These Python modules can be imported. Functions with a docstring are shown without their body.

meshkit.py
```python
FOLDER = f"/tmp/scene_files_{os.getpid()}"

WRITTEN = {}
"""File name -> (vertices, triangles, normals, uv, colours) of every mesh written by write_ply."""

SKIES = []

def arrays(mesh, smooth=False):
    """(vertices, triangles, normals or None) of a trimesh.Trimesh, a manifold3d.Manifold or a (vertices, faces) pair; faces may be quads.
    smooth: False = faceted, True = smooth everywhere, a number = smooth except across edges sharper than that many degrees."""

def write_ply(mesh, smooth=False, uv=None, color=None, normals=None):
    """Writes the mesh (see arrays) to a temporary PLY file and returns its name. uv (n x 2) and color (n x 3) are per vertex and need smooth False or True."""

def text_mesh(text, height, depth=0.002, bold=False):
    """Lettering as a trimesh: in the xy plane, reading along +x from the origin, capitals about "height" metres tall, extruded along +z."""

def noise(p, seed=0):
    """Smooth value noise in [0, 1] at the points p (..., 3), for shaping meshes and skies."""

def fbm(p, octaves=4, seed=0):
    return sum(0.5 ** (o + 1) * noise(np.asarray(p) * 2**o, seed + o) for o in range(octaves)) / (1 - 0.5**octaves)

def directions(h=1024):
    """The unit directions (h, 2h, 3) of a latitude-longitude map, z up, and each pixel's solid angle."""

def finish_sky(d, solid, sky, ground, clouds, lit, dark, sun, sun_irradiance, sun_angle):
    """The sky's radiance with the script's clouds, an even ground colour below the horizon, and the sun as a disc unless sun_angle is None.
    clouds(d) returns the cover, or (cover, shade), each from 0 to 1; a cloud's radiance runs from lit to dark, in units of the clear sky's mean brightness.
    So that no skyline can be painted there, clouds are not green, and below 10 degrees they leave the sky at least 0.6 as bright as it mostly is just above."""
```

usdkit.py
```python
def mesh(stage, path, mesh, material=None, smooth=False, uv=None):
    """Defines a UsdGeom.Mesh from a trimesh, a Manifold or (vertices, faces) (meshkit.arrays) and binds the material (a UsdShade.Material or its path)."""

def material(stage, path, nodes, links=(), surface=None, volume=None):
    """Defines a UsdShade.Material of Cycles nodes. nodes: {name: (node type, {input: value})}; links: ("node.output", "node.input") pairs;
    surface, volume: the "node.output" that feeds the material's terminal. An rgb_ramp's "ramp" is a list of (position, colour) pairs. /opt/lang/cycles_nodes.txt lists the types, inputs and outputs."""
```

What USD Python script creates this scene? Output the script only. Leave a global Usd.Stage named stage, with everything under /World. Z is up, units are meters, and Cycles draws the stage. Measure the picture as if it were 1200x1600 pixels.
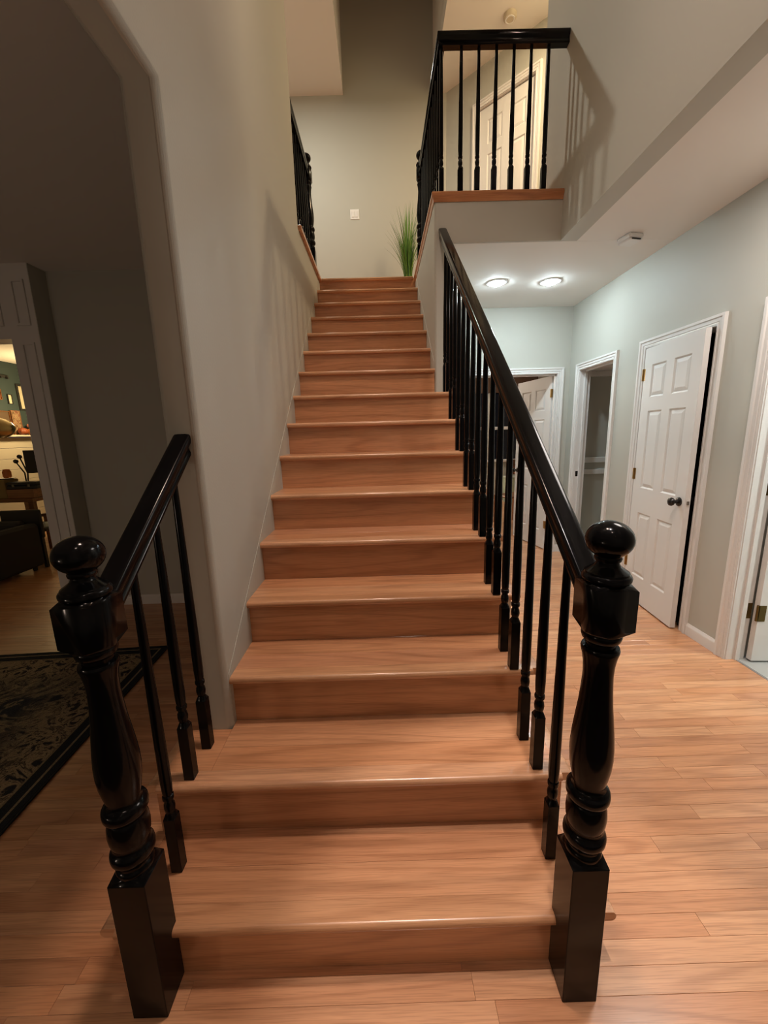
import math, random
import numpy as np
import trimesh, manifold3d as m3
from manifold3d import Manifold, CrossSection
import usdkit
from pxr import Usd, UsdGeom, UsdLux, UsdShade, Gf, Sdf, Vt

stage = Usd.Stage.CreateInMemory()
UsdGeom.SetStageUpAxis(stage, 'Z'); UsdGeom.SetStageMetersPerUnit(stage, 1.0)
UsdGeom.Xform.Define(stage, '/World')
rng = random.Random(7)

# ---------------------------------------------------------------- camera
CAM = np.array([0.58237, -0.81828, 1.43751])
YAW, PITCH, ROLL = (math.radians(a) for a in (0.2673, -11.18472, -1.57093))
FPX = 614.3827
_f = np.array([math.sin(YAW) * math.cos(PITCH), math.cos(YAW) * math.cos(PITCH), math.sin(PITCH)])
_r0 = np.array([math.cos(YAW), -math.sin(YAW), 0]); _u0 = np.cross(_r0, _f)
_r = math.cos(ROLL) * _r0 + math.sin(ROLL) * _u0
_u = -math.sin(ROLL) * _r0 + math.cos(ROLL) * _u0
cam = UsdGeom.Camera.Define(stage, '/World/camera')
cam.CreateHorizontalApertureAttr(36.0); cam.CreateVerticalApertureAttr(48.0)
cam.CreateFocalLengthAttr(36.0 * FPX / 1200)
cam.CreateClippingRangeAttr(Gf.Vec2f(0.05, 100))
cam.AddTransformOp().Set(Gf.Matrix4d(*_r, 0, *_u, 0, *(-_f), 0, *CAM, 1))
cam.CreateExposureAttr(0.0)


# ---------------------------------------------------------------- lights (real lamps of the house)
def lamp(name, pos, power, color, radius, cone=None, soft=0.5, disk=False):
    if disk:
        l = UsdLux.DiskLight.Define(stage, '/World/' + name)
        l.CreateRadiusAttr(radius); l.CreateIntensityAttr(power / (math.pi ** 2 * radius ** 2))
        l.CreateColorAttr(Gf.Vec3f(*color)); l.AddTranslateOp().Set(Gf.Vec3d(*pos))
        return l
    l = UsdLux.SphereLight.Define(stage, '/World/' + name)
    l.CreateRadiusAttr(radius); l.CreateIntensityAttr(power / (4 * math.pi ** 2 * radius ** 2))
    l.CreateColorAttr(Gf.Vec3f(*color)); l.AddTranslateOp().Set(Gf.Vec3d(*pos))
    if cone:
        s = UsdLux.ShapingAPI.Apply(l.GetPrim()); s.CreateShapingConeAngleAttr(cone); s.CreateShapingConeSoftnessAttr(soft)
    return l


WARM, COOL = (1.0, .80, .56), (.93, 1.0, 1.0)
lamp('foyer_ceiling_lamp', (.50, .30, 5.42), 255, (1., .735, .60), .12, 50., 1.0)
lamp('foyer_front_lamp', (.75, -1.75, 5.42), 62, (1., .77, .65), .12, 55., 1.0)
lamp('foyer_spot_lamp', (1.0, -.22, 5.42), 410, (1., .90, .86), .05, 9.0, .45)
lamp('upper_hall_lamp_right', (2.30, 2.98, 5.44), 50, (1., .76, .47), .05, disk=True)
lamp('upper_hall_lamp_left', (-.45, 3.30, 5.44), 43, (1., .97, .85), .05, disk=True)
lamp('dining_room_lamp', (-4.6, 5.6, 2.0), 50, (1.0, .72, .34), .10)
lamp('den_lamp', (1.2, 6.6, 2.35), 70, (1.0, .86, .74), .10)
lamp('washroom_lamp', (3.9, .3, 2.3), 75, COOL, .10)
lamp('living_room_lamp', (-2.2, -1.9, .7), 17, (1., .76, .60), .12)
lamp('hall_front_lamp', (2.25, .85, 2.71), 22, (1., .91, .84), .33, disk=True)
dome = UsdLux.DomeLight.Define(stage, '/World/night_sky')
dome.CreateIntensityAttr(.02); dome.CreateColorAttr(Gf.Vec3f(.35, .5, 1.0))

# ---------------------------------------------------------------- naming helpers
_used = {}


def path_for(name, parent=None):
    base = '/World' if parent is None else str(parent.GetPath())
    k = (base, name); n = _used.get(k, 0); _used[k] = n + 1
    return f'{base}/{name}' if n == 0 else f'{base}/{name}_{n:03d}'


def tag(prim, label=None, cat=None, group=None, kind=None):
    for k, v in (('label', label), ('category', cat), ('group', group), ('kind', kind)):
        if v: prim.SetCustomDataByKey(k, v)
    return prim


def thing(name, label, cat, loc=(0, 0, 0), rotz=0, group=None, kind=None):
    x = UsdGeom.Xform.Define(stage, path_for(name)); x.AddTranslateOp().Set(Gf.Vec3d(*map(float, loc)))
    if rotz: x.AddRotateZOp().Set(float(rotz))
    return tag(x.GetPrim(), label, cat, group, kind)


def obj(name, mesh, mat, parent=None, smooth=False):
    return usdkit.mesh(stage, path_for(name, parent), mesh, mat, smooth=smooth).GetPrim()


def struct(name, mesh, mat, label=None, parent=None, smooth=False):
    p = obj(name, mesh, mat, parent, smooth)
    if parent is None: tag(p, label, None, None, 'structure')
    return p


# ---------------------------------------------------------------- mesh helpers
def cube(x0, x1, y0, y1, z0, z1):
    return Manifold.cube([x1 - x0, y1 - y0, z1 - z0]).translate([x0, y0, z0])


def tm(m):
    a = m.to_mesh(); return trimesh.Trimesh(np.array(a.vert_properties[:, :3]), np.array(a.tri_verts), process=False)


def cat(*ms):
    out = []
    for m in ms:
        out += [tm(x) if isinstance(x, Manifold) else x for x in (m if isinstance(m, (list, tuple)) else [m])]
    return trimesh.util.concatenate(out)


def bevel_box(x0, x1, y0, y1, z0, z1, b=.003):
    P = []
    for sx, a in ((1, x0), (-1, x1)):
        for sy, c in ((1, y0), (-1, y1)):
            for sz, d in ((1, z0), (-1, z1)):
                P += [(a + sx * b, c + sy * b, d), (a + sx * b, c, d + sz * b), (a, c + sy * b, d + sz * b)]
    return Manifold.hull_points(np.array(P))


def ccw(poly):
    p = np.array(poly, float); q = np.roll(p, -1, 0)
    return p if (p[:, 0] * q[:, 1] - q[:, 0] * p[:, 1]).sum() > 0 else p[::-1]


def extrude_yz(poly, x0, x1):
    """polygon of (y, z) extruded along x"""
    m = CrossSection([ccw(poly)]).extrude(x1 - x0)
    m = tm(m); v = m.vertices.copy()
    m = trimesh.Trimesh(np.stack([x0 + v[:, 2], v[:, 0], v[:, 1]], 1), m.faces, process=False)
    return m


def extrude_xz(poly, y0, y1):
    m = tm(CrossSection([ccw(poly)]).extrude(y1 - y0)); v = m.vertices
    m = trimesh.Trimesh(np.stack([v[:, 0], y1 - v[:, 2], v[:, 1]], 1), m.faces, process=False)
    return m


def lathe(profile, seg=28, centre=(0, 0, 0)):
    m = trimesh.creation.revolve(np.array([(r, z) for z, r in profile], float), sections=seg)
    m.apply_translation(centre); return m


def tube(points, r, seg=8):
    pts = np.array(points, float); out = []
    for a, b in zip(pts[:-1], pts[1:]):
        out.append(trimesh.creation.cylinder(radius=r, segment=[a, b], sections=seg))
    for q in pts[1:-1]:
        out.append(trimesh.creation.icosphere(subdivisions=1, radius=r).apply_translation(q))
    return trimesh.util.concatenate(out)


def sweep_section(sec, path, ups=(0, 0, 1)):
    """closed section of (side, up) swept along a polyline in space with mitred joints; sections stay vertical-sided"""
    path = [np.array(p, float) for p in path]; n = len(sec); V = []
    for i, p in enumerate(path):
        d0 = path[i] - path[i - 1] if i else path[1] - path[0]
        d1 = path[i + 1] - path[i] if i < len(path) - 1 else path[i] - path[i - 1]
        h0 = np.array([d0[0], d0[1], 0]); h1 = np.array([d1[0], d1[1], 0]); h0 /= np.linalg.norm(h0); h1 /= np.linalg.norm(h1)
        s0, s1 = np.array([h0[1], -h0[0], 0]), np.array([h1[1], -h1[0], 0])
        s = s0 + s1; s = s / (s @ s0)
        for a, b in sec: V.append(p + s * a + np.array([0, 0, b]))
    F = []
    for i in range(len(path) - 1):
        for k in range(n):
            a, b = i * n + k, i * n + (k + 1) % n
            F += [(a, a + n, b), (b, a + n, b + n)]
    tri = trimesh.creation.triangulate_polygon(__import__('shapely').geometry.Polygon(sec), engine='earcut')
    tv, tf = tri
    idx = [int(np.argmin(np.linalg.norm(np.array(sec) - t, axis=1))) for t in tv]
    L = (len(path) - 1) * n
    for f in tf:
        a, b, c = (idx[k] for k in f); F.append((a, b, c)); F.append((L + a, L + c, L + b))
    m = trimesh.Trimesh(np.array(V), np.array(F), process=False); m.fix_normals(); return m


# ---------------------------------------------------------------- materials
LK = '/World/Looks'
UsdGeom.Scope.Define(stage, LK)


def mat_paint(name, color, rough=.6, bump=.12, scale=140, spec=.35, coat=0, metallic=0):
    n = {"g": ("geometry", {}), "n": ("noise_texture", {"scale": float(scale), "detail": 3.0, "roughness": .55}),
         "b": ("bump", {"strength": float(bump), "distance": .002}),
         "p": ("principled_bsdf", {"base_color": color, "roughness": rough, "specular_ior_level": spec, "coat_weight": coat, "coat_roughness": .1, "metallic": float(metallic)})}
    l = [("g.position", "n.vector"), ("n.fac", "b.height"), ("b.normal", "p.normal")]
    return usdkit.material(stage, f'{LK}/{name}', n, l, surface="p.BSDF")


def mat_plain(name, color, rough=.5, metallic=0., spec=.5, coat=0.):
    return usdkit.material(stage, f'{LK}/{name}', {"p": ("principled_bsdf", {"base_color": color, "roughness": rough, "metallic": metallic, "specular_ior_level": spec, "coat_weight": coat, "coat_roughness": .08})}, surface="p.BSDF")


def mat_emit(name, color, strength):
    return usdkit.material(stage, f'{LK}/{name}', {"e": ("emission", {"color": color, "strength": float(strength)})}, surface="e.emission")


def mat_wood(name, tone, seed, rough=.3, coat=.35, contrast=1.0):
    """oak with its grain along x; seed moves the figure so that neighbouring boards differ"""
    t = np.array(tone) * 1.32; o = (seed * 3.71 + .3, seed * 7.13 + 1.7, seed * 5.57 + .9)
    c = contrast
    n = {"g": ("geometry", {}),
         "m1": ("mapping", {"scale": (1.3, 26., 26.), "location": o}),
         "n1": ("noise_texture", {"scale": 1.0, "detail": 4.0, "roughness": .55, "distortion": .7}),
         "m2": ("mapping", {"scale": (.62, 8., 8.), "location": (o[1], o[2], o[0])}),
         "n2": ("noise_texture", {"scale": 1.0, "detail": 1.0}),
         "w": ("math", {"math_type": "multiply", "value2": 46.0}),
         "s": ("math", {"math_type": "sine"}),
         "mr": ("map_range", {"from_min": -1.0, "from_max": 1.0, "to_min": 0.0, "to_max": 1.0}),
         "m3": ("mapping", {"scale": (9., 420., 420.), "location": o}),
         "n3": ("noise_texture", {"scale": 1.0, "detail": 2.0}),
         "r1": ("rgb_ramp", {"ramp": [(.25, tuple(t * (1 - .20 * c))), (.5, tuple(t)), (.8, tuple(t * np.array([1 + .12 * c, 1 + .14 * c, 1 + .16 * c])))]}),
         "r2": ("rgb_ramp", {"ramp": [(0., (1 - .17 * c, 1 - .21 * c, 1 - .24 * c)), (.22, (1 - .03 * c, 1 - .04 * c, 1 - .05 * c)), (.5, (1, 1, 1)), (1., (1, 1, 1))]}),
         "r3": ("rgb_ramp", {"ramp": [(.36, (1 - .17 * c, 1 - .20 * c, 1 - .22 * c)), (.52, (1, 1, 1))]}),
         "x1": ("mix", {"mix_type": "multiply", "fac": 1.0}), "x2": ("mix", {"mix_type": "multiply", "fac": 1.0}),
         "b": ("bump", {"strength": .05, "distance": .001}),
         "p": ("principled_bsdf", {"roughness": rough, "coat_weight": coat, "coat_roughness": .14, "specular_ior_level": .5})}
    l = [("g.position", "m1.vector"), ("m1.vector", "n1.vector"), ("g.position", "m2.vector"), ("m2.vector", "n2.vector"),
         ("n2.fac", "w.value1"), ("w.value", "s.value1"), ("s.value", "mr.value"), ("mr.result", "r2.fac"),
         ("g.position", "m3.vector"), ("m3.vector", "n3.vector"), ("n3.fac", "r3.fac"), ("n1.fac", "r1.fac"),
         ("r1.color", "x1.color1"), ("r2.color", "x1.color2"), ("x1.color", "x2.color1"), ("r3.color", "x2.color2"),
         ("x2.color", "p.base_color"), ("n3.fac", "b.height"), ("b.normal", "p.normal")]
    return usdkit.material(stage, f'{LK}/{name}', n, l, surface="p.BSDF")


WALL = mat_paint('wall_paint', (.49, .485, .43), .55, .20, 130)
CEIL = mat_paint('ceiling_paint', (.80, .775, .735), .8, .25, 90)
TRIM = mat_plain('trim_paint', (.74, .725, .70), .5, 0., .4)
BLACK = mat_paint('black_lacquer', (.003, .003, .0034), .14, .02, 60, .15)
WOODS = [mat_wood(f'oak_board_{i}', t, i) for i, t in enumerate([
    (0.463, 0.233, 0.118), (0.492, 0.255, 0.132), (0.433, 0.210, 0.105), (0.512, 0.275, 0.146), (0.448, 0.224, 0.121), (0.483, 0.236, 0.116)])]
RISER = [mat_wood(f'oak_riser_{i}', t, 20 + i) for i, t in enumerate([(0.424, 0.205, 0.099), (0.453, 0.223, 0.110), (0.404, 0.191, 0.093)])]
NOSE = [mat_wood(f'oak_nosing_{i}', t, 30 + i) for i, t in enumerate([(0.492, 0.268, 0.143), (0.463, 0.239, 0.121), (0.512, 0.275, 0.151)])]
CAPW = mat_wood('oak_cap', (.40, .165, .066), 41)
BRASS = mat_plain('aged_brass', (.42, .27, .10), .35, 1.0)
KNOB = mat_plain('dark_bronze', (.018, .015, .013), .25, .3)
STEEL = mat_plain('grey_steel', (.30, .28, .26), .35, 1.0)
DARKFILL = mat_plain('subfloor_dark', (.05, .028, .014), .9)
WHITEP = mat_plain('white_plastic', (.80, .79, .77), .35)
SLOT = mat_plain('dark_slot', (.02, .02, .02), .6)
LENS = mat_emit('led_lens', (.77, .93, 1.00), 265)
TILE = [mat_paint(f'tile_{i}', c, .3, .02, 30, .5) for i, c in enumerate([(.42, .43, .42), (.46, .46, .45), (.39, .40, .40)])]
GREEN = [mat_plain(f'grass_{i}', c, .5) for i, c in enumerate([(.075, .20, .022), (.13, .28, .035), (.04, .12, .014), (.24, .36, .07)])]

# ================================================================ STRUCTURE
HZ, FZ, TZ = 2.73, 3.04, 5.48       # hall ceiling, upper floor, upper ceiling
RUN, RISE = .2435, .19
ZT = [0, .182, .375] + [RISE * k for k in range(3, 17)]           # tread tops 1..16
YN = [0, -.022, .222] + [RUN * (k - 1) for k in range(3, 17)]     # nosing fronts
W = .997

# ---- floor: boards run across the picture (along x)
floor = thing('floor', None, None, kind='structure')
obj('subfloor', cat(cube(-7.2, 2.76, -2.6, 7.6, -.06, -.016), cube(2.55, 4.3, 3.83, 7.6, -.06, -.016)), DARKFILL, floor)
PW = .0572


def to_px(p):
    d = np.asarray(p, float) - CAM; z = d @ _f
    return (600 + FPX * (d @ _r) / z, 800 - FPX * (d @ _u) / z, z) if z > .05 else None


rows = []
y = -.70
while y < 7.5:
    xs, xe = (-6.8, 2.755) if y < 3.75 else (-6.8, 4.2)
    x = xs - rng.random() * .8
    while x < xe:
        L = rng.choice([.35, .5, .62, .75, .9, 1.05, 1.25])
        a, b = max(x, xs), min(x + L, xe)
        if b - a > .05: rows.append((a, b, y, y + PW))
        x += L
    y += PW


def hidden(a, b, y0, y1):
    c = (.5 * (a + b), .5 * (y0 + y1))
    return (-.15 < a and b < 1.1 and y0 > 0) or (b < -1.0 and -.6 < y0 and y1 < 1.62) or (y0 > 2.5 and a > -1.9 and b < 1.2)


scored = []
for q in rows:
    a, b, y0, y1 = q
    P = [to_px((x, yy, 0)) for x in np.linspace(a, b, 5) for yy in (y0, y1)]
    ok = [t for t in P if t and -20 < t[0] < 1220 and t[1] < 1620]
    s = 0
    if len(ok) >= 3 and not hidden(*q):
        xs = np.clip([t[0] for t in ok], 0, 1200)
        s = np.ptp(xs) * abs(np.ptp([t[1] for t in ok]))
        if y0 > 3.7: s *= .02
    scored.append((s, q))
scored.sort(key=lambda t: -t[0])


def plank(a, b, y0, y1, rich=True):
    g, b2 = .00025, .0005
    if rich: return bevel_box(a + g, b - g, y0 + g, y1 - g, -.016, 0, b2)
    return cube(a + g, b - g, y0 + g, y1 - g, -.016, 0)


rest = {}
for i, (s, q) in enumerate(scored):
    w = rng.randrange(6)
    if i < 300 and s > 0: obj('plank', plank(*q), WOODS[w], floor)
    else: rest.setdefault(w, []).append(tm(plank(*q, rich=False)))
for w, ms in rest.items():
    tag(obj('far_planks', cat(ms), WOODS[w], floor), 'small and far oak floor boards', kind='stuff')

# ---- left wall of the stairs with the opening to the living room
def rounded_end_plan(x0, x1, y0, y1, r, ends='front'):
    c = CrossSection.square([x1 - x0 - 2 * r, y1 - y0]).translate([x0 + r, y0 + r]).offset(r, m3.JoinType.Round, 2, 24)
    return c


wl = rounded_end_plan(-.11, 0, .469, 2.55, .022).extrude(TZ + .02) ^ cube(-1, 1, .46, 2.55, -.1, TZ + .02)
hd = extrude_xz([(-.11, TZ + .02), (-.11, 2.43)] + [(-.11 + .02 - .02 * math.cos(t), 2.43 - .02 * math.sin(t)) for t in np.linspace(0, math.pi / 2, 6)][1:] +
                [(-.02 + .02 * math.sin(t), 2.43 - .02 * math.cos(t)) for t in np.linspace(0, math.pi / 2, 6)] + [(0, TZ + .02)], -2.4, .52)
hd = Manifold(m3.Mesh(np.array(hd.vertices, np.float32), np.array(hd.faces, np.uint32)))
if hd.volume() < 0: hd = Manifold()
wall_left_m = wl + hd + cube(-.11, 0, 2.55, 3.66, 0, FZ - .045) + cube(-.11, 0, 2.5, 2.56, 0, FZ - .045)
struct('wall_left', tm(wall_left_m), WALL, smooth=35)

# ---- right wall of the upper flight (under the balcony edge) and the balcony front
wr = rounded_end_plan(W, W + .125, 2.222, 3.9, .02).extrude(HZ + .05) ^ cube(0, 2, 2.1, 3.72, 0, HZ + .05)
wr = wr + (rounded_end_plan(W, 1.94, 2.222, 3.9, .02).extrude(FZ - .035 - HZ).translate([0, 0, HZ]) ^ cube(0, 1.885, 2.2, 2.5, HZ, FZ - .035))
wr = wr + cube(W, W + .125, 2.26, 3.66, HZ, FZ - .035)
struct('wall_stair', tm(wr), WALL, smooth=35)
struct('wall_balcony_base', tm(cube(W + .125, 3.4, 2.5, 4.95, HZ + .001, FZ - .02)), WALL)

# ---- hall walls
def slab_with_holes(x0, x1, y0, y1, z0, z1, holes):
    m = cube(x0, x1, y0, y1, z0, z1)
    for h in holes: m = m - cube(*h)
    return m


D2, D3, D4 = (2.87, 3.50), (1.77, 2.455), (.66, 1.405)
DH = 2.05
HX = 2.70
struct('wall_right', tm(slab_with_holes(HX, HX + .11, -2.4, 3.83, 0, HZ + .02,
       [(2.6, 3, a, b, -.1, DH) for a, b in (D2, D3, D4)])), WALL)
EX0, EX1 = 1.42, 2.572
struct('wall_hall_end', tm(slab_with_holes(W + .12, HX, 3.72, 3.83, 0, HZ + .02, [(EX0, EX1, 3.6, 4, -.1, DH)])), WALL)
# hall ceiling with two round cut-outs is a plain slab; lamps are surface discs
struct('ceiling', cat(cube(1.90, HX + .11, -2.4, 2.24, HZ, HZ + .25), cube(W + .125, HX + .11, 2.24, 3.83, HZ - .0005, HZ + .0004)), CEIL)
# upper right wall over the hall
ur = tm(cube(1.88, 2.0, -2.4, 2.65, HZ - .0003, TZ + .02))
struct('wall_upper_right', ur, WALL)
# ---- upper floor rooms
struct('floor_upper', cat(cube(-2.6, -.11, 2.56, 4.95, FZ - .3, FZ - .01), cube(-.11, 1.2, 3.68, 4.95, FZ - .3, FZ - .01), cube(1.0, 3.4, 2.3, 4.95, FZ - .02, FZ - .01)), CAPW)
SX0, SX1, SY0 = .25, 1.34, 3.25
struct('wall_upper_back', tm(cube(-2.6, 3.4, 4.84, 4.95, FZ - .3, 7.0)), WALL)
# 45 degree wall with a door in it: from (1.50,4.84) to (2.95,3.39)
A45 = np.array([1.50, 4.845]); d45 = np.array([.7071, -.7071])


def to45(m, base=(0, 0)):
    """local x along the angled wall, y into the wall, z up"""
    m = tm(m) if isinstance(m, Manifold) else m
    v = m.vertices
    out = np.stack([A45[0] + d45[0] * v[:, 0] + .7071 * v[:, 1], A45[1] + d45[1] * v[:, 0] + .7071 * v[:, 1], FZ + v[:, 2]], 1)
    return trimesh.Trimesh(out, m.faces, process=False)


O45 = (.446, 1.146)
struct('wall_angled', to45(slab_with_holes(0, 2.2, 0, .10, 0, TZ - FZ + .02, [(O45[0], O45[1], -1, 1, -.1, 2.05)])), WALL)
struct('wall_upper_side', cat(cube(2.98, 3.1, 2.5, 3.6, FZ - .02, TZ), cube(2.0, 3.1, 2.55, 2.65, FZ - .02, TZ), cube(-2.7, -2.6, 2.5, 4.95, FZ, TZ), cube(-2.7, -.11, 2.44, 2.55, FZ, TZ)), WALL)
ceil_u = slab_with_holes(-2.7, 3.4, -2.5, 4.95, TZ, TZ + .2, [(SX0, SX1, SY0, 5.0, TZ - 1, TZ + 1)])
struct('ceiling_upper', tm(ceil_u), CEIL)
struct('wall_skylight_shaft', cat(cube(SX0 - .08, SX0, SY0 - .08, 4.84, TZ + .19, 7.0), cube(SX1, SX1 + .08, SY0 - .08, 4.84, TZ + .19, 7.0), cube(SX0, SX1, SY0 - .08, SY0, TZ + .19, 7.0)), CEIL)
NIGHT = mat_plain('night_glass', (.012, .014, .02), .08)
sk = thing('window_3', None, None, kind='structure')
obj('pane', tm(cube(SX0 - .05, SX1 + .05, SY0 - .05, 4.9, 6.99, 7.02)), NIGHT, sk)
obj('frame', cat(cube(SX0, SX0 + .04, SY0, 4.84, 6.95, 6.99), cube(SX1 - .04, SX1, SY0, 4.84, 6.95, 6.99), cube(SX0, SX1, 4.80, 4.84, 6.95, 6.99), cube(SX0, SX1, SY0, SY0 + .04, 6.95, 6.99)), TRIM, sk)

# ---- foyer and living room enclosure
struct('wall_front', cat(cube(-7.2, HX + .11, -2.5, -2.4, 0, TZ + .02)), WALL)
LC = 2.73
struct('ceiling_living', cat(cube(-4.7, -.11, -2.4, 2.62, LC, LC + .1)), CEIL)
struct('wall_living_back', tm(cube(-1.95, -.11, 2.52, 2.62, 0, LC)), WALL)
struct('wall_living_left', tm(cube(-4.7, -4.6, -2.4, 2.40, 0, LC)), WALL)
struct('wall_living_return', cat(cube(-1.954, -1.95, 2.362, 2.62, 0, LC)), WALL)
# panelled opening to the dining room, plane y = 2.36
PX = -1.95; OX = -2.165; OZ = 2.215


def rect_mould(x0, x1, z0, z1, y, w=.016, d=.012):
    m = cube(x0, x1, y - d, y + .002, z0, z1) - cube(x0 + w, x1 - w, y - 1, y + 1, z0 + w, z1 - w)
    return tm(m)


opening = thing('trim_1', None, None, kind='structure')
obj('pilaster', tm(cube(OX, PX - .0045, 2.36, 2.52, 0, LC)), TRIM, opening)
obj('header', tm(cube(-4.6, OX, 2.36, 2.52, OZ, LC)), TRIM, opening)
obj('panel_moulding', rect_mould(OX + .07, PX - .045, .25, OZ - .03, 2.36), TRIM, opening)
obj('panel_moulding', rect_mould(OX + .07, PX - .045, OZ + .09, LC - .11, 2.36), TRIM, opening)
obj('panel_moulding', rect_mould(-4.5, OX - .03, OZ + .09, LC - .11, 2.36), TRIM, opening)
obj('base_block', tm(bevel_box(OX - .004, PX + .004, 2.345, 2.5, 0, .14, .004)), TRIM, opening)
obj('jamb', tm(cube(-4.6, -3.95, 2.36, 2.52, 0, OZ)), TRIM, opening)
# dining room shell
TEAL = mat_paint('teal_paint', (.040, .060, .062), .6, .1, 130)
KWALL = mat_paint('dining_white', (.62, .56, .46), .5, .05, 60)
struct('wall_dining_left', cat(cube(-5.45, -5.35, 2.4, 7.5, 1.57, 2.9)), TEAL)
struct('wall_dining_back', cat(cube(-5.45, -1.9, 7.4, 7.5, 0, 2.9)), TEAL)
struct('wall_dining_right', cat(cube(-2.0, -1.9, 2.62, 7.5, 0, 2.9)), WALL)
struct('wall_dining_front', cat(cube(-5.45, -4.6, 2.40, 2.52, 0, 2.9)), WALL)
struct('ceiling_dining', cat(cube(-5.45, -1.9, 2.52, 7.5, 2.73, 2.9)), CEIL)
wains = thing('trim_2', None, None, kind='structure')
for i in range(9):
    obj('board', tm(bevel_box(-5.37, -5.335, 2.53, 7.4, .02 + i * .17, .02 + i * .17 + .167, .003)), KWALL, wains)
obj('ledge', tm(bevel_box(-5.37, -5.22, 2.53, 7.4, 1.555, 1.585, .004)), KWALL, wains)

# den shell
struct('wall_den', cat(slab_with_holes(.6, 4.3, 7.4, 7.52, 0, 2.6, [(1.75, 2.79, 7.3, 7.6, .84, 2.30), (2.87, 3.75, 7.3, 7.6, .84, 2.30)]), cube(4.2, 4.3, 3.83, 7.5, 0, 2.6), cube(.6, .7, 3.83, 7.5, 0, 2.6)), WALL)
struct('ceiling_den', tm(cube(.6, 4.3, 3.83, 7.5, 2.55, 2.7)), CEIL)
SHADE = mat_paint('brown_shade', (.10, .055, .032), .8, .3, 200)
for i, (a, b) in enumerate(((1.75, 2.79), (2.87, 3.75))):
    w = thing(f'window_{i + 1}', None, None, kind='structure')
    obj('pane', tm(cube(a, b, 7.45, 7.46, .86, 2.3)), NIGHT, w)
    obj('sash_rail', tm(bevel_box(a, b, 7.41, 7.45, 1.465, 1.525, .004)), TRIM, w)
    obj('sill', tm(bevel_box(a - .03, b + .03, 7.34, 7.46, .81, .86, .006)), TRIM, w)
    obj('shade', tm(bevel_box(a - .02, b + .02, 7.36, 7.40, 2.19, 2.50, .006)), SHADE, w)
# closet, room behind door 3, washroom
struct('wall_closet', cat(cube(2.81, 3.55, 3.65, 3.72, 0, 2.6), cube(3.5, 3.6, 2.6, 3.7, 0, 2.6), cube(2.81, 3.55, 2.6, 2.66, 0, 2.6), cube(2.81, 3.55, 2.6, 3.7, 2.5, 2.6), cube(2.765, 3.55, 2.66, 3.65, -.05, -.001)), WALL)
cl = thing('trim_3', None, None, kind='structure')
obj('closet_cleat', tm(bevel_box(2.815, 3.49, 3.625, 3.655, 1.06, 1.12, .004)), TRIM, cl)
obj('closet_cleat', tm(bevel_box(2.815, 3.49, 3.62, 3.655, .93, .985, .004)), TRIM, cl)
obj('closet_cleat', tm(bevel_box(2.815, 3.49, 3.625, 3.655, 1.99, 2.05, .004)), TRIM, cl)
obj('closet_shelf', tm(bevel_box(2.83, 3.49, 3.25, 3.65, 2.05, 2.07, .004)), TRIM, cl)
struct('wall_store', cat(cube(2.81, 4.2, 2.52, 2.6, 0, 2.6), cube(4.1, 4.2, 1.45, 2.55, 0, 2.6), cube(2.81, 4.2, 1.50, 2.55, 2.5, 2.6), cube(2.757, 4.2, 1.50, 2.55, -.05, -.002)), DARKFILL)
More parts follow.
